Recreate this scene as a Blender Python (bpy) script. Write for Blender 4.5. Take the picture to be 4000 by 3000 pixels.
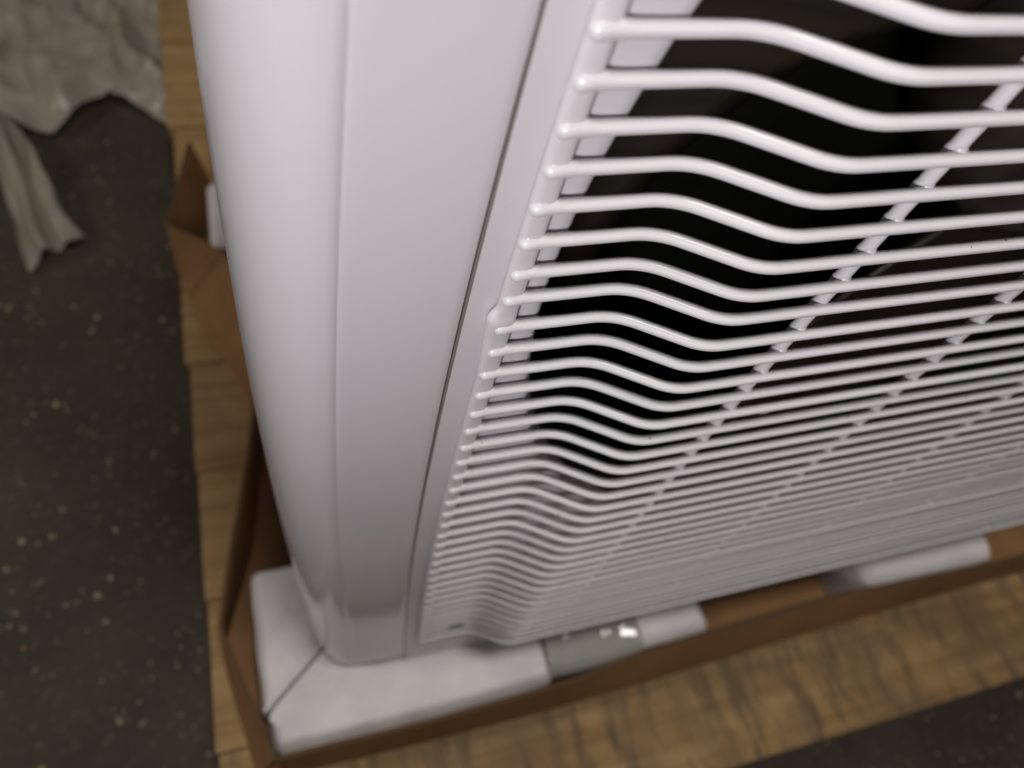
import bpy, bmesh, math, random
from mathutils import Vector, Matrix, noise
random.seed(7)
S = bpy.context.scene
for o in list(bpy.data.objects): bpy.data.objects.remove(o)
COL = S.collection
R = math.radians

# ------------------------------------------------------------------ camera
ZF = 0.838                      # height of the unit's datum (first full grille bar) above the floor
cam = bpy.data.cameras.new('camera'); camo = bpy.data.objects.new('camera', cam); COL.objects.link(camo)
rgt = Vector((0.95251424, -0.25423882, 0.16756865)).normalized()
fwd = Vector((0.27461038, 0.47949796, -0.83346916)); fwd = (fwd - fwd.dot(rgt)*rgt).normalized()
upv = rgt.cross(fwd)
M = Matrix((rgt, upv, -fwd)).transposed().to_4x4()
M.translation = Vector((-0.06977, -0.13240, 0.08709 + ZF))
camo.matrix_world = M
cam.lens = 26.065; cam.sensor_width = 36; cam.clip_start = 0.01; cam.clip_end = 100
cam.dof.use_dof = True; cam.dof.focus_distance = 0.243; cam.dof.aperture_fstop = 7.2
S.camera = camo

# ------------------------------------------------------------------ world, lamps, exposure
w = bpy.data.worlds.new('World'); S.world = w; w.use_nodes = True
w.node_tree.nodes['Background'].inputs[0].default_value = (1.0, 0.93, 0.85, 1)
w.node_tree.nodes['Background'].inputs[1].default_value = 0.06
def lamp(name, loc, target, size, power, col, spread=math.pi):
    l = bpy.data.lights.new(name, 'AREA'); l.shape = 'RECTANGLE'; l.size = size[0]; l.size_y = size[1]
    l.energy = power; l.color = col; l.spread = spread
    o = bpy.data.objects.new(name, l); COL.objects.link(o); o.location = loc
    o.rotation_euler = (Vector(target) - Vector(loc)).to_track_quat('-Z', 'Y').to_euler()
    return o
lamp('added_key_light', (-0.33, -0.50, ZF + 0.17), (0.05, 0, ZF + 0.22), (0.09, 0.09), 2.0, (1, .975, 1), R(118))  # added key light at front left, close so the front fades downward
lamp('ceiling_or_fill', (0.22, -0.32, 3.2), (-0.1, -.2, 0.3), (0.45, 0.45), 37, (1, .95, .90))
lamp('ceiling_or_fill', (-2.7, 0.5, 2.3), (-0.3, .5, 0.0), (0.5, 0.5), 23, (1, .93, .86))  # added fill, no known lamp: brightens left floor, planks and film
vs = S.view_settings; vs.view_transform = 'Standard'; vs.look = 'None'; vs.exposure = 0; vs.gamma = 1
S.render.engine = 'CYCLES'

# ------------------------------------------------------------------ helpers
def mm(x, y, z): return Vector((x*.001, y*.001, z*.001 + ZF))
def warp(x, y, z):              # the unit's sheet metal and grille as they stand: a very slight bow
    zz = min(z, 20)
    q = zz*(zz + 600)
    return (x + .907e-4*q, y, z - 2.59e-4*q - (0 if z <= 20 else .16*(z - 20)))
def link(name, me, mat=None, parent=None, smooth=True):
    o = bpy.data.objects.new(name, me); COL.objects.link(o)
    if mat and not me.materials: me.materials.append(mat)
    if parent: o.parent = parent
    if smooth:
        for p in me.polygons: p.use_smooth = True
    return o
def mesh(name, vs_, fs, mat=None, parent=None, smooth=True, conv=True):
    me = bpy.data.meshes.new(name)
    me.from_pydata([mm(*v) if conv else Vector(v) for v in vs_], [], fs)
    bm = bmesh.new(); bm.from_mesh(me); bmesh.ops.recalc_face_normals(bm, faces=bm.faces); bm.to_mesh(me); bm.free()
    return link(name, me, mat, parent, smooth)
def empty(name, label, cat, group=None):
    o = bpy.data.objects.new(name, None); COL.objects.link(o); o.empty_display_size = .05
    return tag(o, label, cat, group)
def tag(o, label, cat, group=None):
    o['label'] = label; o['category'] = cat
    if group: o['group'] = group
    return o
def grid_faces(nu, nv, closed_u=False):
    fs = []
    for j in range(nv - 1):
        for i in range(nu if closed_u else nu - 1):
            a = j*nu + i; b = j*nu + (i + 1) % nu
            fs.append((a, b, b + nu, a + nu))
    return fs
def box_verts(x0, x1, y0, y1, z0, z1):
    return [(x0,y0,z0),(x1,y0,z0),(x1,y1,z0),(x0,y1,z0),(x0,y0,z1),(x1,y0,z1),(x1,y1,z1),(x0,y1,z1)]
BOXF = [(0,3,2,1),(4,5,6,7),(0,1,5,4),(1,2,6,5),(2,3,7,6),(3,0,4,7)]
def rbox(name, x0, x1, y0, y1, z0, z1, bev, mat, parent=None, seg=3, rough=0, cuts=0, seed=0):
    bm = bmesh.new()
    vs_ = [bm.verts.new(mm(*v)) for v in box_verts(x0, x1, y0, y1, z0, z1)]
    for f in BOXF: bm.faces.new([vs_[i] for i in f])
    if cuts: bmesh.ops.subdivide_edges(bm, edges=[e for e in bm.edges if e.calc_length() > .06], cuts=cuts, use_grid_fill=True)
    if bev: bmesh.ops.bevel(bm, geom=[e for e in bm.edges if e.calc_face_angle(0) > .5], offset=bev*.001, segments=seg, profile=.6, affect='EDGES')
    if rough:
        for v in bm.verts:
            n = noise.noise_vector(v.co*9 + Vector((seed, seed*2.1, 0)))
            v.co += n*rough*.001
    bmesh.ops.recalc_face_normals(bm, faces=bm.faces)
    me = bpy.data.meshes.new(name); bm.to_mesh(me); bm.free()
    o = link(name, me, mat, parent)
    md = None
    for p in me.polygons: p.use_smooth = True
    me.set_sharp_from_angle(angle=R(40))
    return o
def tube(pts, rads, sides=10, rb=None):
    """pts in mm, returns verts, faces; capped"""
    P = [Vector(p) for p in pts]; V = []; n = len(P)
    up = Vector((0, 0, 1)); d0 = (P[1] - P[0]).normalized()
    if abs(d0.dot(up)) > .9: up = Vector((0, 1, 0))
    for i in range(n):
        d = (P[min(i + 1, n - 1)] - P[max(i - 1, 0)]).normalized()
        a = up.cross(d).normalized(); b = d.cross(a)
        for k in range(sides):
            t = 2*math.pi*k/sides
            V.append(P[i] + a*math.cos(t)*rads[i] + b*math.sin(t)*(rb[i] if rb else rads[i]))
    F = grid_faces(sides, n, True)
    F.append(tuple(range(sides))[::-1]); F.append(tuple((n - 1)*sides + k for k in range(sides)))
    return [tuple(v) for v in V], F

# ------------------------------------------------------------------ materials
def mat(name, col, rough=.5, spec=.5, coat=0, metal=0):
    m = bpy.data.materials.new(name); m.use_nodes = True
    b = m.node_tree.nodes['Principled BSDF']
    b.inputs['Base Color'].default_value = (*col, 1); b.inputs['Roughness'].default_value = rough
    b.inputs['Specular IOR Level'].default_value = spec; b.inputs['Coat Weight'].default_value = coat
    b.inputs['Metallic'].default_value = metal
    return m
def N(m, t, **kw):
    n = m.node_tree.nodes.new(t)
    for k, v in kw.items():
        if k in n.inputs: n.inputs[k].default_value = v
        else: setattr(n, k, v)
    return n
def L(m, a, b): m.node_tree.links.new(a, b)
def bsdf(m): return m.node_tree.nodes['Principled BSDF']
def coords(m, scale=(1, 1, 1), rot=(0, 0, 0)):
    t = N(m, 'ShaderNodeTexCoord'); mp = N(m, 'ShaderNodeMapping'); mp.inputs['Scale'].default_value = scale
    mp.inputs['Rotation'].default_value = rot
    g = N(m, 'ShaderNodeNewGeometry'); L(m, g.outputs['Position'], mp.inputs['Vector']); return mp.outputs[0]
def ramp(m, fac, stops):
    r = N(m, 'ShaderNodeValToRGB'); e = r.color_ramp.elements
    e[0].position, e[0].color = stops[0][0], (*stops[0][1], 1)
    e[1].position, e[1].color = stops[-1][0], (*stops[-1][1], 1)
    for p, c in stops[1:-1]:
        x = e.new(p); x.color = (*c, 1)
    L(m, fac, r.inputs[0]); return r.outputs[0]
def mixc(m, fac, a, b, mode='MIX'):
    x = N(m, 'ShaderNodeMix', data_type='RGBA', blend_type=mode)
    for s, v in ((0, fac), (6, a), (7, b)):
        if hasattr(v, 'is_linked'): L(m, v, x.inputs[s])
        else: x.inputs[s].default_value = v if s == 0 else (*v, 1)
    return x.outputs[2]
def bump(m, h, strength=.3, dist=.001):
    b = N(m, 'ShaderNodeBump'); b.inputs['Strength'].default_value = strength; b.inputs['Distance'].default_value = dist
    L(m, h, b.inputs['Height']); L(m, b.outputs[0], bsdf(m).inputs['Normal'])

def painted(name, col, rough, speck=.0):
    m = mat(name, col, rough, .5)
    v = coords(m)
    n = N(m, 'ShaderNodeTexNoise', Scale=14.0, Detail=4.0); L(m, v, n.inputs[0])
    n2 = N(m, 'ShaderNodeTexNoise', Scale=420.0, Detail=1.0); L(m, v, n2.inputs[0])
    c = ramp(m, n.outputs[0], [(.3, tuple(x*.97 for x in col)), (.7, col)])
    if speck:
        vo = N(m, 'ShaderNodeTexNoise', Scale=420.0, Detail=0.0); L(m, v, vo.inputs[0])
        k = ramp(m, vo.outputs[0], [(.865, (0, 0, 0)), (.89, (1, 1, 1))])
        c = mixc(m, k, c, (.30, .28, .25))
    L(m, c, bsdf(m).inputs['Base Color'])
    rr = N(m, 'ShaderNodeMapRange'); L(m, n.outputs[0], rr.inputs[0]); rr.inputs[3].default_value = rough*.8; rr.inputs[4].default_value = rough*1.25
    L(m, rr.outputs[0], bsdf(m).inputs['Roughness'])
    bump(m, n2.outputs[0], .05, .0004)
    return m
M_body = painted('painted_sheet_metal', (.60, .59, .61), .11)
M_panel = painted('painted_front_metal', (.62, .61, .625), .25)
M_grille = painted('white_grille_plastic', (.69, .68, .69), .2, .3)
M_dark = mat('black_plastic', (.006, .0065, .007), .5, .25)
M_fan = mat('dark_fan_plastic', (.045, .042, .026), .35)
M_coil = mat('coil_fins', (.03, .03, .026), .5, metal=.3)
M_gap = mat('seam_gap_shade', (.22, .21, .19), .6)  # grey standing in for the shade inside the open seam

def m_foam():
    m = mat('expanded_foam', (.66, .62, .62), .85, .3)
    v = coords(m); vo = N(m, 'ShaderNodeTexVoronoi', Scale=330.0); L(m, v, vo.inputs[0])
    n = N(m, 'ShaderNodeTexNoise', Scale=25.0, Detail=5.0); L(m, v, n.inputs[0])
    c = ramp(m, n.outputs[0], [(.3, (.60, .56, .57)), (.7, (.72, .69, .68))])
    L(m, c, bsdf(m).inputs['Base Color']); bump(m, vo.outputs['Distance'], .5, .0012)
    b = bsdf(m); b.inputs['Subsurface Weight'].default_value = .15; b.inputs['Subsurface Radius'].default_value = (.004, .004, .004)
    return m
M_foam = m_foam()
def m_card():
    m = mat('cardboard', (.20, .11, .05), .8, .25)
    v = coords(m, (1, 1, 1)); n = N(m, 'ShaderNodeTexNoise', Scale=9.0, Detail=6.0); L(m, v, n.inputs[0])
    v2 = coords(m, (30, 30, 900)); n2 = N(m, 'ShaderNodeTexNoise', Scale=1.0, Detail=2.0); L(m, v2, n2.inputs[0])
    c = ramp(m, n.outputs[0], [(.25, (.22, .112, .045)), (.6, (.285, .152, .064)), (.8, (.33, .185, .084))])
    L(m, mixc(m, .25, c, n2.outputs[0], 'OVERLAY'), bsdf(m).inputs['Base Color'])
    bump(m, n2.outputs[0], .15, .0006); return m
M_card = m_card()
M_cardedge = mat('cardboard_cut_edge', (.10, .062, .032), .9, .1)
def m_wood(name, along, dirty):
    m = mat(name, (.4, .25, .1), .7, .3)
    sc = (1.5, 22, 22) if along == 'x' else (22, 1.5, 22)
    v = coords(m, sc); n = N(m, 'ShaderNodeTexNoise', Scale=3.0, Detail=8.0, Distortion=.6); L(m, v, n.inputs[0])
    vb = coords(m); nb = N(m, 'ShaderNodeTexNoise', Scale=11.0, Detail=6.0, Roughness=.65); L(m, vb, nb.inputs[0])
    sv = coords(m, (26, 5, 5) if along == 'x' else (5, 26, 5), (0, 0, .35)); ns = N(m, 'ShaderNodeTexNoise', Scale=2.4, Detail=5.0, Roughness=.62); L(m, sv, ns.inputs[0])
    c = ramp(m, n.outputs[0], [(.28, (.20, .115, .045)), (.5, (.29, .18, .075)), (.72, (.36, .24, .115))])
    st = ramp(m, ns.outputs[0], [(.40, (1, 1, 1)), (.55, (0, 0, 0))])
    c = mixc(m, st, mixc(m, .0, c, c), c)
    if dirty:
        c = mixc(m, ramp(m, ns.outputs[0], [(.38, (.9, .9, .9)), (.52, (0, 0, 0))]), c, (.10, .072, .038))
        c = mixc(m, ramp(m, nb.outputs[0], [(.40, (.65, .65, .65)), (.56, (0, 0, 0))]), c, (.155, .10, .048))
    else:
        c = mixc(m, ramp(m, nb.outputs[0], [(.36, (.5, .5, .5)), (.5, (0, 0, 0))]), c, (.17, .105, .045))
    L(m, c, bsdf(m).inputs['Base Color']); bump(m, n.outputs[0], .35, .0015); return m
M_woodx = m_wood('stained_pine_front', 'x', True)
M_woody = m_wood('pine_deck', 'x', False)
def m_floor():
    m = mat('dark_worn_concrete', (.03, .026, .019), .72, .3)
    v = coords(m)
    n = N(m, 'ShaderNodeTexNoise', Scale=5.0, Detail=9.0, Roughness=.65); L(m, v, n.inputs[0])
    n2 = N(m, 'ShaderNodeTexNoise', Scale=95.0, Detail=4.0, Roughness=.7); L(m, v, n2.inputs[0])
    c = ramp(m, n.outputs[0], [(.3, (.025, .0195, .0125)), (.7, (.055, .044, .029))])
    c = mixc(m, ramp(m, n2.outputs[0], [(.56, (0, 0, 0)), (.75, (1, 1, 1))]), c, (.105, .083, .052))
    for sc, th, colr in ((48., .14, (.30, .235, .15)), (90., .13, (.24, .19, .12))):
        vo = N(m, 'ShaderNodeTexVoronoi', Scale=sc); L(m, v, vo.inputs[0])
        wn = N(m, 'ShaderNodeTexWhiteNoise'); L(m, vo.outputs['Color'], wn.inputs[0])
        sp = ramp(m, vo.outputs['Distance'], [(th*.7, (1, 1, 1)), (th*1.5, (0, 0, 0))])
        sel = ramp(m, wn.outputs['Value'], [(.62, (0, 0, 0)), (.95, (1, 1, 1))])
        c = mixc(m, mixc(m, 1.0, sp, sel, 'MULTIPLY'), c, colr)
    L(m, c, bsdf(m).inputs['Base Color']); bump(m, n2.outputs[0], .4, .002); return m
M_floor = m_floor()
def m_film(name, col, transp, rough):
    m = mat(name, col, rough, .5); nt = m.node_tree
    b = bsdf(m); b.inputs['Alpha'].default_value = 1 - transp
    tr = N(m, 'ShaderNodeBsdfTranslucent'); tr.inputs[0].default_value = (*col, 1)
    mx = N(m, 'ShaderNodeMixShader'); mx.inputs[0].default_value = .3*(1 - transp)
    out = nt.nodes['Material Output']
    L(m, b.outputs[0], mx.inputs[1]); L(m, tr.outputs[0], mx.inputs[2]); L(m, mx.outputs[0], out.inputs[0])
    return m
M_film = m_film('milky_stretch_film', (.44, .39, .315), .22, .3)
M_scrap = m_film('clear_plastic_shred', (.7, .7, .68), .35, .1)
M_tape = m_film('clear_packing_tape', (.52, .52, .47), .2, .12)

# ------------------------------------------------------------------ floor
ZFL = -ZF*1000
fl = mesh('floor', [(-4000,-4000,ZFL),(4000,-4000,ZFL),(4000,4000,ZFL),(-4000,4000,ZFL)], [(0,1,2,3)], M_floor, smooth=False)
fl['kind'] = 'structure'

# ------------------------------------------------------------------ pallet
pal = empty('wooden_pallet', 'stained pine pallet lying on the dark floor under the cardboard tray', 'pallet'); pal.location = (.35, .5, 0)
ZP = -702
def board(name, x0, x1, y0, y1, z0, z1, m, seed, rough=1.2):
    o = rbox(name, x0, x1, y0, y1, z0, z1, .8, m, None, 2, rough, 6, seed)
    o.parent = pal; o.matrix_parent_inverse = pal.matrix_basis.inverted(); return o
ys = [-156, -24, 121, 266, 411, 551, 691, 828, 933, 1036, 1170]
lefts = [-184, -186, -188, -190, -196, -196, -195, -203, -206, -209]
for i in range(10):
    board('deck_board', lefts[i], 960 + random.uniform(-4, 4), ys[i] + .3, ys[i+1] - (4.5 if i in (3, 6, 8) else .4), ZP - 20, ZP - (0 if i != 4 else 1.5), M_woodx if i == 0 else M_woody, i)
for x in (-150, 350, 850): board('stringer', x, x + 90, -150, 1160, ZP - 116, ZP - 20.3, M_woody, x*.1)
for y in (-150, 450, 1060): board('bottom_board', -180, 950, y, y + 100, ZFL + .5, ZP - 116.3, M_woody, y*.1)

# ------------------------------------------------------------------ cardboard tray
tray = empty('cardboard_tray', 'open brown cardboard tray with bent flaps holding the white unit on the pallet', 'tray'); tray.location = mm(300, 200, -700)
def child(o, p):
    o.parent = p; o.matrix_parent_inverse = p.matrix_basis.inverted(); return o
def lerp_path(pts, n):
    """Catmull-Rom through points"""
    out = []
    P = [Vector(p) for p in pts]; m = len(P)
    for i in range(m - 1):
        p0, p1, p2, p3 = P[max(i-1,0)], P[i], P[i+1], P[min(i+2,m-1)]
        for k in range(n):
            t = k/n
            out.append(.5*((2*p1) + (p2-p0)*t + (2*p0-5*p1+4*p2-p3)*t*t + (3*p1-p0-3*p2+p3)*t**3))
    out.append(P[-1]); return out
def wall(name, top, bot, thick, inward, zt, zb, jag=0, n=8, sharp=None):
    T = lerp_path([(x, y, 0) for x, y in top], n); B = lerp_path([(x, y, 0) for x, y in bot], n)
    H = 7; rows_o = []; V = []
    for side in (0, 1):
        for j in range(H):
            f = j/(H-1)
            for i, (t, b) in enumerate(zip(T, B)):
                p = b.lerp(t, f); z = zb + (zt - zb)*f
                if j == H-1: z += noise.noise(Vector((t.x*.05, t.y*.05, 3)))*jag
                p = p + Vector((0, 0, z)) + (Vector(inward)*thick if side else Vector((0, 0, 0)))
                V.append(tuple(p))
    nu = len(T); F = grid_faces(nu, H) + [tuple(a + nu*H for a in f[::-1]) for f in grid_faces(nu, H)]
    E = []
    for i in range(nu - 1):
        a = (H-1)*nu + i; b = a + nu*H
        E.append((a, a+1, b+1, b)); F.append((i, i+1, i+1+nu*H, i+nu*H))
    for i in (0, nu-1):
        for j in range(H-1): a = j*nu + i; E.append((a, a+nu, a+nu+nu*H, a+nu*H))
    me = bpy.data.meshes.new(name); me.from_pydata([mm(*v) for v in V], [], F + E)
    me.materials.append(M_card); me.materials.append(M_cardedge)
    for k, p in enumerate(me.polygons): p.use_smooth = k < len(F); p.material_index = 0 if k < len(F) else 1
    bm = bmesh.new(); bm.from_mesh(me); bmesh.ops.recalc_face_normals(bm, faces=bm.faces); bm.to_mesh(me); bm.free()
    me.set_sharp_from_angle(angle=R(35))
    return child(link(name, me, None, None, False), tray)
ZT, ZB = -620, -698
wall('front_wall', [(-126,-51),(-60,-52),(-10,-53),(76,-52),(144,-49),(219,-41),(291,-39),(437,-34),(494,-37),(689,-42),(860,-44)],
                   [(-130,-56),(-60,-58),(-10,-59),(88,-60),(144,-60),(219,-59),(291,-57),(437,-53),(494,-52),(689,-48),(860,-48)], 4, (0, 1, 0), ZT, ZB, 2.2)
wall('side_wall', [(-130,-50),(-139,-22),(-152,20),(-165,64),(-163,86),(-152,140),(-140,190),(-116,309),(-112,380),(-118,450),(-134,506)],
                  [(-152,-52),(-158,-22),(-167,20),(-174,64),(-170,86),(-150,140),(-137,190),(-120,309),(-138,380),(-170,445),(-186,506)], 4, (1, 0, 0), ZT, ZB, 1.5)
wall('torn_flap', [(-134,508),(-165,535),(-196,561),(-189,590),(-178,640),(-166,700)],
                  [(-186,508),(-192,540),(-199,566),(-172,596),(-156,640),(-150,700)], 4, (1, 0, 0), ZT, ZB, 1.5)
wall('back_corner', [(-136,704),(-134,800),(-134,898)], [(-138,704),(-136,800),(-136,898)], 4, (1, 0, 0), ZT, ZB, 1)
wall('back_wall', [(-132,902),(860,902)], [(-134,902),(860,902)], 4, (0, 1, 0), ZT, ZB, 0)
wall('end_wall', [(862,-50),(862,900)], [(862,-60),(862,900)], 4, (1, 0, 0), ZT, ZB, 0)
bl = [(-150,-54),(-156,-22),(-165,20),(-172,64),(-168,86),(-148,140),(-135,190),(-118,309),(-136,380),(-168,445),(-184,506),(-196,566),(-170,600),(-148,700),(-134,704),(-132,899),(858,899),(858,-46),(291,-54),(88,-57)]
nb_ = len(bl)
child(mesh('tray_base', [(x, y, ZB - 3.4) for x, y in bl] + [(x, y, ZB - .5) for x, y in bl],
     [tuple(range(nb_)), tuple(range(nb_, 2*nb_))] + [(k, (k+1) % nb_, nb_ + (k+1) % nb_, nb_ + k) for k in range(nb_)], M_card, None, False), tray)

# ------------------------------------------------------------------ foam
fc = empty('foam_corner_pad', 'white foam corner pad in the front corner of the tray under the rounded unit corner', 'foam pad'); fc.location = mm(-100, 0, -690)
def round_outline(pts, r, n=5):
    out = []; m = len(pts)
    for i in range(m):
        p0, p1, p2 = Vector(pts[i-1]), Vector(pts[i]), Vector(pts[(i+1) % m])
        rr = min(r, (p0-p1).length*.45, (p2-p1).length*.45)
        a = p1 + (p0-p1).normalized()*rr; b = p1 + (p2-p1).normalized()*rr
        out += [a*(1-t)**2 + p1*2*t*(1-t) + b*t*t for t in [k/n for k in range(n+1)]]
    dense = []
    for i in range(len(out)):
        a, b = out[i], out[(i+1) % len(out)]; k = max(1, int((b-a).length/9))
        dense += [a.lerp(b, q/k) for q in range(k)]
    return dense
def offset(pts, d):
    out = []; m = len(pts)
    for i in range(m):
        t = (pts[(i+1) % m] - pts[i-1]).normalized(); out.append(pts[i] + Vector((-t.y, t.x))*d)
    return out
def mitre(p):
    a, b = Vector((-137, -18)), Vector((-62, 44)); t = max(0, min(1, (p - a).dot(b - a)/(b - a).length_squared))
    return (p - a.lerp(b, t)).length < 6
def foam_piece(name, outline, z0, z1, ch, chz, parent, seed=0):
    P = round_outline(outline, 12); V = []; n = len(P)
    rings = [(0, z0), (0, z1 - chz - 1.5), (.5, z1 - chz), (ch*.5, z1 - chz*.5), (ch - 1, z1 - 1.2), (ch + .8, z1 - .25), (ch + 3, z1)]
    for d, z in rings:
        for p_, q in zip(P, offset(P, d)):
            if mitre(p_): q = p_.lerp(q, .12)
            k = noise.noise(Vector((q.x*.04 + seed, q.y*.04, z*.03)))*1.0
            V.append((q.x + k, q.y + k, z + (0 if z == z0 else noise.noise(Vector((q.x*.05, q.y*.05, seed)))*1.0)))
    F = grid_faces(n, len(rings), True)
    me = bpy.data.meshes.new(name); me.from_pydata([mm(*v) for v in V], [], F)
    bm = bmesh.new(); bm.from_mesh(me); bm.verts.ensure_lookup_table()
    for base in (0, n*(len(rings)-1)):
        f = bm.faces.new([bm.verts[base + k] for k in range(n)]); bmesh.ops.triangulate(bm, faces=[f])
    bmesh.ops.recalc_face_normals(bm, faces=bm.faces); bm.to_mesh(me); bm.free()
    o = link(name, me, M_foam); me.set_sharp_from_angle(angle=R(50)); return child(o, parent) if parent else o
foam_piece('side_arm', [(-137,-17.2),(-62,44.8),(-62,117),(-137,117)], -697, -616.6, 9, 17, fc)
foam_piece('front_arm', [(-128,-46.5),(0,-47.5),(123,-44.5),(123,43),(-63,43),(-134,-15.7)], -697, -616.6, 9, 17, fc)
f2 = foam_piece('foam_block', [(206,-35),(291,-33),(289,-10),(285,40),(206,40)], -697, -617, 9, 11, None)
tag(f2, 'small white foam block beside the shiny clear tape, between corner pad and dark gap', 'foam block', 'foam blocks along the front of the tray')
f3 = foam_piece('foam_block', [(484,-31),(655,-35),(662,-12),(658,40),(478,40),(480,0)], -697, -617, 10, 11, None)
tag(f3, 'long white foam block at the far right end of the tray front', 'foam block', 'foam blocks along the front of the tray')
f4 = foam_piece('foam_block', [(-147,514),(-90,514),(-90,618),(-147,618)], -697, -608, 9, 9, None)
tag(f4, 'white foam block behind the unit beside the torn cardboard flap', 'foam block')
# clear tape over the gap between pad and block
nx, ny = 34, 18; V = []
for j in range(ny):
    for i in range(nx):
        x = 118 + 96*i/(nx-1); y = -42 + 66*j/(ny-1)
        e = min(1, (i/(nx-1))*5, (1 - i/(nx-1))*5)
        z = -615.8 - 6*e*(0.6 + .4*math.sin(j*.5)) + 2.2*noise.noise(Vector((x*.06, y*.07, 1)))*e + 1.6*math.exp(-((x-185)/4)**2)
        if j < 4: z -= (4-j)**2*1.2
        V.append((x, y, z))
tp = mesh('packing_tape', V, grid_faces(nx, ny), M_tape); md = tp.modifiers.new('thickness', 'SOLIDIFY'); md.thickness = .0002
tag(tp, 'shiny clear packing tape stretched between the corner pad and small foam block', 'tape')

# ------------------------------------------------------------------ the outdoor unit
unit = empty('outdoor_unit', 'large white outdoor air conditioner unit with wave-bent fan grille standing in the tray', 'air conditioner')
unit.location = mm(350, 170, -620)
def zlevels(z0, z1, n): return [z0 + (z1 - z0)*i/(n-1) for i in range(n)]
# corner panel
prof = []
prof += [(-12.3, 11), (-12.15, 4.6), (-12.35, 3.6), (-13.0, 3.1), (-16, 3.0)]
for t in range(1, 9): prof.append((-16 - 33.4*t/8, 3.0 + 2.2*(t/8)**2.0))
prof += [(-50.2, 5.4), (-50.6, 5.95), (-51.0, 5.5)]
b0, b1, b2, b3 = Vector((-51.6, 5.5)), Vector((-68, 7.9)), Vector((-82, 24)), Vector((-82, 66))
for t in range(1, 19):
    t /= 18; p = b0*(1-t)**3 + b1*3*t*(1-t)**2 + b2*3*t*t*(1-t) + b3*t**3; prof.append((p.x, p.y))
prof += [(-82, 120), (-82, 200), (-82, 332)]
def extrude_profile(name, pr, zs, m, parent, inset_bottom=True):
    V = []
    for z in zs:
        k = 0
        if inset_bottom and z < -590: k = ((-590 - z)/22)
        for x, y in pr:
            wt = max(0, min(1, (-12 - x)/38)); X = x - 5.3*(min(z, 0)/600)**2*wt + k*k*6*(1 if x < -40 else .0); Y = y + k*k*6
            V.append(warp(X, Y, z))
    return child(mesh(name, V, grid_faces(len(pr), len(zs)), m), parent)
zs = zlevels(440, 0, 12)[:-1] + zlevels(0, -590, 48) + [-595, -599, -603, -606, -609, -610.5]
extrude_profile('corner_panel', prof, zs, M_body, unit)
# front panel with fan opening
CX, CZ, CR = 336.6, -93.6, 328.5
XR = 815
def front_ring():
    n = 180; V = []; F = []
    rim = []
    for i in range(n):
        a = 2*math.pi*i/n; rim.append((CX + CR*math.cos(a), CZ + CR*math.sin(a), math.cos(a), math.sin(a)))
    outer = []
    x0, x1, z0, z1 = -11.7, XR, -606, 395
    for x, z, c, s in rim:
        ts = []
        if c > 1e-6: ts.append((x1 - CX)/c)
        if c < -1e-6: ts.append((x0 - CX)/c)
        if s > 1e-6: ts.append((z1 - CZ)/s)
        if s < -1e-6: ts.append((z0 - CZ)/s)
        t = min(ts); outer.append((CX + c*t, CZ + s*t))
    def lean(x, z):      # seam edge follows the corner panel
        q = warp(0, 0, z)[0]; f = max(0, min(1, (40 - x)/52)); return x + q*f
    for i in range(n):
        x, z, c, s = rim[i]
        for dr, y in ((-5, 15), (-3.6, 8), (-1.8, 4.4), (0, 3.2), (3, 3.0)):
            V.append((x + c*dr, y, z + s*dr))
        for f in (.25, .5, .75, 1.0):
            ox, oz = outer[i]; xx = (x + 3*c)*(1-f) + ox*f; zz = (z + 3*s)*(1-f) + oz*f
            V.append((lean(xx, zz), 3.0, zz))
    m = 9
    for i in range(n):
        for j in range(m-1):
            a = i*m + j; b = ((i+1) % n)*m + j
            F.append((a, a+1, b+1, b))
    # corners
    return V, F, outer
V, F, outer = front_ring()
# corner fill of the rectangular sheet
cor = [(XR, 395), (-11.7, 395), (-11.7, -606), (XR, -606)]
n = 180; m9 = 9
for cx_, cz_ in cor:
    a = math.atan2(cz_ - CZ, cx_ - CX) % (2*math.pi); i = int(a/(2*math.pi)*n)
    q = warp(0, 0, cz_)[0]*max(0, min(1, (40 - cx_)/52))
    V.append((cx_ + q, 3.0, cz_)); F.append((i*m9 + 8, len(V)-1, ((i+1) % n)*m9 + 8))
child(mesh('front_panel', V, F, M_panel), unit)
# strip behind the open seam, its grey stands in for the gap's shade
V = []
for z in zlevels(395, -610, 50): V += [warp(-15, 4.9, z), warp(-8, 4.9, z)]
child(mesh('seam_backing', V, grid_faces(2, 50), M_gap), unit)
# bottom edge roll of front panel and pan front
pr = [(3.0, -606), (3.3, -609), (4.6, -611.5), (8, -613), (16, -613)]
V = []
for x in zlevels(-11.7, XR, 40): V += [(x + warp(0,0,-600)[0]*(1 if x < 40 else 0), y, z) for y, z in pr]
child(mesh('front_panel_hem', V, grid_faces(5, 40), M_panel), unit)
child(mesh('base_pan', box_verts(-60, XR, 16, 330, -616, -606), BOXF, M_body, None, False), unit)
# other sides
child(mesh('end_panel', box_verts(XR, XR + 3, 7, 330, -612, 395), BOXF, M_body, None, False), unit)
child(mesh('top_panel', box_verts(-72, XR + 6, 2, 334, 396, 400), BOXF, M_body, None, False), unit)
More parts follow.
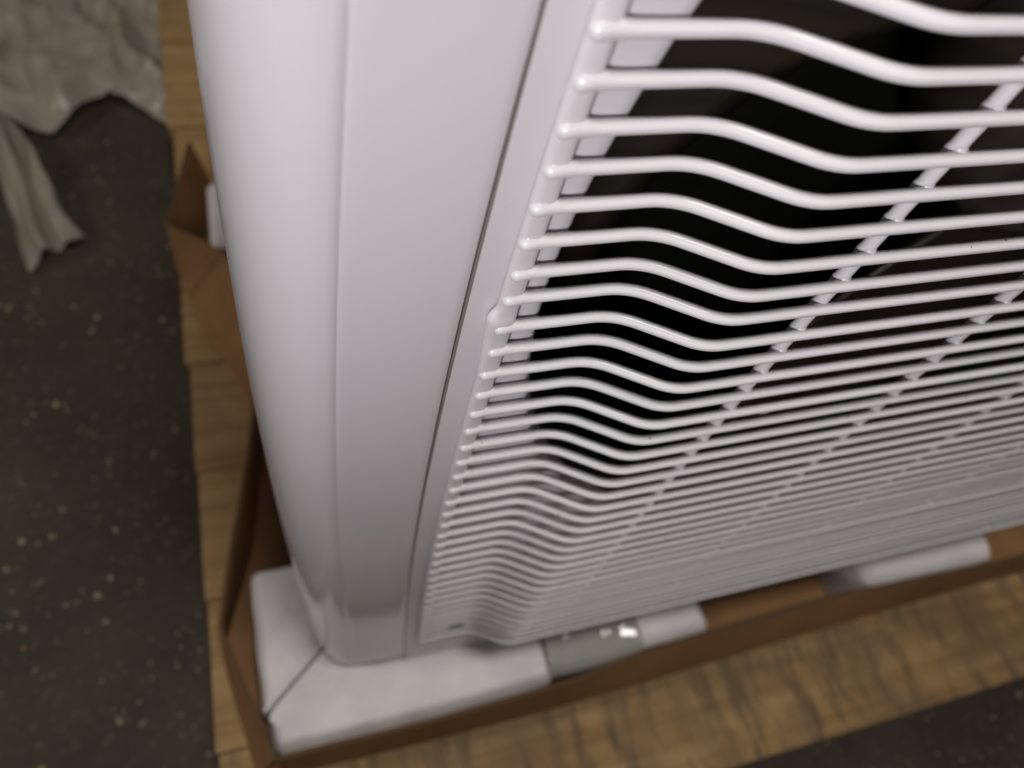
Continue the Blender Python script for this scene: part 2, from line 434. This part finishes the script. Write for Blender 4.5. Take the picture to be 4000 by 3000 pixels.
# bell mouth and inside
V = []; nb = 120
prf = [(-4, 15.2), (-9, 24), (-13, 34), (-15, 50), (-15, 105)]
for r_, y in prf:
    for i in range(nb):
        a = 2*math.pi*i/nb; V.append((CX + (CR + r_)*math.cos(a), y, CZ + (CR + r_)*math.sin(a)))
child(mesh('bell_mouth', V, grid_faces(nb, len(prf), True), M_dark), unit)
child(mesh('inner_casing', box_verts(-74, XR-5, 105.5, 300, -600, 390), [BOXF[0], BOXF[1], BOXF[3], BOXF[5]], M_dark, None, False), unit)
coil = child(mesh('coil', box_verts(-74, XR-5, 300, 322, -600, 390), BOXF, M_coil, None, False), unit)
# fan
hub = []
V = []; hp = [(0, 58), (40, 58), (70, 62), (82, 72), (84, 140), (0, 140)]
for r_, y in hp:
    for i in range(48):
        a = 2*math.pi*i/48; V.append((CX + max(r_, .1)*math.cos(a), y, CZ + max(r_, .1)*math.sin(a)))
child(mesh('fan_hub', V, grid_faces(48, len(hp), True), M_fan), unit)
for k in range(3):
    V = []; nr, na = 14, 16; a0 = R(258) + k*2*math.pi/3
    for j in range(nr):
        fr = j/(nr-1); r_ = 78 + fr*236
        span = R(62 + 26*fr); sweep = R(34)*fr**1.4
        for i in range(na):
            fa = i/(na-1); a = a0 + sweep + (fa - .5)*span
            edge = 1 - .06*(abs(fa - .5)*2)**3*fr
            y = 72 + 58*fa + 12*math.sin(fa*math.pi) - 8*fr
            V.append((CX + r_*edge*math.cos(a), y, CZ + r_*edge*math.sin(a)))
    o = child(mesh('fan_blade', V, grid_faces(na, nr), M_fan), unit)
    md = o.modifiers.new('thickness', 'SOLIDIFY'); md.thickness = .0035
# ---- grille: part of the unit, bars and ribs are its sub-parts
gr = bpy.data.objects.new('fan_grille', None); COL.objects.link(gr); child(gr, unit)
XA, XB, DB = 40.6, 68.5, 17.8
def bar_path(full=True, x_start=0.0, xr=725):
    pts = [(x_start, 0)]
    def fillet(p0, p1, p2, d):
        p0, p1, p2 = Vector(p0), Vector(p1), Vector(p2)
        a = p1 + (p0-p1).normalized()*d; b = p1 + (p2-p1).normalized()*d
        return [tuple(a*(1-t)**2 + p1*2*t*(1-t) + b*t*t) for t in (0, .17, .33, .5, .67, .83, 1)]
    A, B = (XA, 0), (XB, -DB); B2, A2 = (xr - XB, -DB), (xr - XA, 0)
    pts += [(1.2, 0), (2.8, 0), (4.0, 0), (5.0, 0), (5.9, 0), (7.2, 0), (9.4, 0)]
    pts += fillet((0, 0), A, B, 8.5) + fillet(A, B, B2, 7.0)
    pts += [(x, -DB) for x in range(110, 640, 60)]
    pts += fillet(B, B2, A2, 7) + fillet(B2, A2, (xr, 0), 8.5) + [(xr, 0)]
    return pts
WR = 2.15
def bar_mesh():
    P = bar_path(); pts = [(x, y, 0) for x, y in P]
    rads = [WR]*len(pts); rads[0] = 2.75; rads[1] = 2.65; rads[2] = 2.4; rbb = list(rads)
    for q_, v_ in enumerate((2.85, 2.8, 2.65, 2.7, 2.85, 2.65, 2.35, 2.2)): rbb[q_] = v_
    # rounded end
    pre = [(-2.4*math.sin(t), 0, 0) for t in (1.5, 1.2, .8, .4)]; prr = [2.8*math.cos(t) for t in (1.5, 1.2, .8, .4)]
    V, F = tube(pre + pts, prr + rads, 12, prr + rbb)
    me = bpy.data.meshes.new('grille_bar'); me.from_pydata([Vector(v)*.001 for v in V], [], F)
    bm = bmesh.new(); bm.from_mesh(me); bmesh.ops.recalc_face_normals(bm, faces=bm.faces); bm.to_mesh(me); bm.free()
    for p in me.polygons: p.use_smooth = True
    me.materials.append(M_grille); return me
BM = bar_mesh()
def gz(n_): return -15*n_ if n_ < 36 else -15*n_ - 2.5
NB0, NB1 = -24, 36
gl = gr.matrix_basis.copy()
for n_ in range(NB0, NB1 + 1):
    x, y, z = warp(0, 0, gz(n_))
    o = bpy.data.objects.new('grille_bar', BM); COL.objects.link(o); o.parent = gr
    jx = (.5 if n_ in (6, 7) else 0) + random.uniform(-.25, .25)
    o.location = mm(x + jx + (.3 if n_ >= 8 else 0), y, z + random.uniform(-.25, .25) + (1.0 if n_ == 7 else 0)) - (unit.location)
    o.matrix_parent_inverse = Matrix.Identity(4); o.rotation_euler = (0, random.uniform(-.0012, .0012), random.uniform(-.0012, .0012))
gr.matrix_parent_inverse = Matrix.Identity(4); gr.location = (0, 0, 0)
def gchild(o):
    o.parent = gr; o.matrix_parent_inverse = Matrix.Translation(-unit.location); return o
# side rails
def rail(name, side):
    V = []; zl = zlevels(gz(NB0) + 6, gz(8) + 40, 40)[:-1] + zlevels(gz(8) + 40, gz(8) - 20, 46)[:-1] + zlevels(gz(8) - 20, gz(36) - 4, 60)
    ns = 14
    for z in zl:
        nn = -z/15
        xl, xr = -2.5, 5.2; yf = 0.0
        if side == 0 and nn > 7.2:
            s = min(1, (nn - 7.2)/.45); s = s*s*(3 - 2*s)
            f = max(0, 1 - (nn - 7.6)/2.6)
            xl -= 2.4*s*f**1.2
            yf -= .6*s*max(0, 1 - abs(nn - 7.75)/.55)
        # moulded flow between bars: slimmer between, fuller at bars
        ph = abs((nn + .5) % 1 - .5)*2
        xr += .0; yr = 1.9 + .15*(1 - ph)
        cx_, rx = (xl + xr)/2, (xr - xl)/2
        for k in range(ns):
            t = 2*math.pi*k/ns; c, s_ = math.cos(t), math.sin(t)
            px = cx_ + rx*math.copysign(abs(c)**.75, c); py = 0.75 + yf*.5 + (yr + abs(yf)*.4)*math.copysign(abs(s_)**.75, s_)
            X = px if side == 0 else 725 - px
            V.append(warp(X, py, z))
    F = grid_faces(ns, len(zl), True) + [tuple(range(ns)), tuple((len(zl)-1)*ns + k for k in range(ns))]
    return gchild(mesh(name, V, F, M_grille))
rail('grille_rail', 0); rail('grille_rail', 1)
# vertical ribs behind the bars, with a little moulded web at every crossing
for i in range(6):
    xv = 107 + 94*i
    zl = []; rd = []
    for n_ in range(NB0, NB1 + 1):
        z = gz(n_)
        for dz, r_ in ((6.5, 2.45), (2.6, 2.45), (0.6, 2.8), (-2.4, 2.6)):
            zl.append(z + dz); rd.append(r_)
    pts = [warp(xv, -DB + 3.0, z) for z in zl]
    V, F = tube(pts, rd, 10)
    for n_ in range(NB0, NB1 + 1):      # moulded nub where rib and bar meet
        c = Vector(warp(xv, -DB + 1.5, gz(n_) + 1.4)); k0 = len(V)
        for a_ in range(1, 5):
            for b_ in range(8):
                th, ph = a_*math.pi/5, b_*math.pi/4
                V.append((c.x + 2.3*math.sin(th)*math.cos(ph), c.y + 1.9*math.sin(th)*math.sin(ph), c.z + 2.5*math.cos(th)))
        F += [tuple(k0 + q for q in f) for f in grid_faces(8, 4, True)] + [tuple(k0 + q for q in range(8)), tuple(k0 + 24 + q for q in range(8))]
    gchild(mesh('grille_rib', V, F, M_grille))
# black blocks standing in for the dark slot between the lower bars
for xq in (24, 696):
    gchild(rbox('dark_slot_block', xq - 6, xq + 6, -1.6, 2.9, -509.5, -502.5, 1.2, M_dark))
# shred of clear plastic caught on a bar
V = []
for j in range(5):
    for i in range(7):
        V.append((116 + i*.75 + .5*noise.noise(Vector((i, j, 1))), -18.5 + j*.7, -163.6 - 1.1*abs(j - 2) + 1.3*noise.noise(Vector((i*.8, j*.9, 4)))))
sc = mesh('plastic_shred', V, grid_faces(7, 5), M_scrap)
tag(sc, 'tiny shiny shred of plastic caught between two white grille bars', 'plastic shred')

# ------------------------------------------------------------------ plastic film on the floor
def filmz(x, y):
    v = Vector((x*.006, y*.006, 0)); a = noise.noise(v); b = noise.noise(v*2.3 + Vector((4, 1, 0)))
    rid = (1 - abs(noise.noise(Vector((x*.011 + y*.005, y*.004, 7)))))**3
    c = noise.noise(v*6 + Vector((2, 5, 1))); r2 = (1 - abs(noise.noise(Vector((x*.02 - y*.012, y*.014 + x*.006, 3)))))**4
    return 22 + 20*a + 12*b + 30*rid + 3*c + 11*r2
def pathx(pts, y):
    for (y0, x0), (y1, x1) in zip(pts, pts[1:]):
        if y0 <= y <= y1: return x0 + (x1 - x0)*(y - y0)/(y1 - y0)
    return pts[-1][1]
edge = [(-640, 990), (-500, 1040), (-430, 975), (-390, 968), (-366, 1010), (-340, 1040), (-310, 1058), (-280, 1030), (-240, 1000), (-196, 975)]
nu, nv = 90, 70; V = []
for j in range(nv):
    fj = j/(nv - 1)
    for i in range(nu):
        x = -640 + 444*i/(nu-1)
        y0 = pathx(edge, x)
        y = y0 + (1750 - y0)*fj**1.25
        z = ZFL + 4 + max(4, filmz(x, y)*(.55 + .45*min(1, fj*8)))
        if x > -330: z -= (x + 330)/134*10*(1 - min(1, fj*3))
        if x > -235: z = min(z, -726)
        V.append((x + 8*noise.noise(Vector((x*.02, y*.02, 3))), y, z))
pf = mesh('plastic_film', V, grid_faces(nu, nv), M_film)
pf.modifiers.new('smooth', 'SUBSURF').levels = 1
tag(pf, 'crumpled milky plastic film heaped on the floor beside the pallet', 'plastic film')
# twisted tail of film hanging out of the heap
tail = lerp_path([(-500, 1010, -806), (-466, 965, -790), (-440, 900, -800), (-418, 830, -806), (-398, 760, -815), (-378, 715, -826)], 10)
V = []; nw = 22
for i, p in enumerate(tail):
    f = i/(len(tail) - 1); wd = 20 + 20*f + 30*max(0, f - .8)
    for k in range(nw):
        s = k/(nw-1)*2 - 1
        a = Vector((.86, .5, 0))
        fold = 10*math.sin(s*5.5 + f*4 + 2.5*noise.noise(Vector((s, f*3, 5)))) + 12*noise.noise(Vector((s*2.2, f*4, 2)))
        q = p + a*s*wd*(1 + .12*noise.noise(Vector((f*6, s, 0)))) + Vector((0, -18*f*f*noise.noise(Vector((s*3, 1, 1))), max(ZFL + 3 - p.z, fold + 10*(1 - s*s))))
        q.z = max(q.z, ZFL + 2); V.append(tuple(q))
tl = mesh('film_tail', V, grid_faces(nw, len(tail)), M_film); tl.modifiers.new('smooth', 'SUBSURF').levels = 2
tl.parent = pf

# ------------------------------------------------------------------ crumbs on the floor
bm = bmesh.new()
for k in range(420):
    x = random.uniform(-620, -215); y = random.uniform(-350, 800)
    if random.random() < .25: x = random.uniform(200, 900); y = random.uniform(-420, -170)
    s = random.choice((.8, 1, 1.2, 1.6, 2.4))
    m4 = Matrix.Translation(mm(x, y, ZFL + s*.35)) @ Matrix.Rotation(random.uniform(0, 6), 4, 'Z') @ Matrix.Diagonal((s*.001*random.uniform(.8, 1.8), s*.001, s*.0006, 1))
    bmesh.ops.create_icosphere(bm, subdivisions=1, radius=1, matrix=m4)
me = bpy.data.meshes.new('floor_crumbs'); bm.to_mesh(me); bm.free()
M_cr = mat('wood_crumbs', (.30, .23, .14), .8)
gm = coords(M_cr); wn = N(M_cr, 'ShaderNodeTexNoise', Scale=40.0); L(M_cr, gm, wn.inputs[0])
L(M_cr, ramp(M_cr, wn.outputs[0], [(.3, (.16, .11, .06)), (.55, (.3, .22, .13)), (.72, (.5, .46, .4))]), bsdf(M_cr).inputs['Base Color'])
cr = link('floor_crumbs', me, M_cr); cr['kind'] = 'stuff'; cr['label'] = 'pale wood crumbs and grit scattered over the dark floor'; cr['category'] = 'grit'
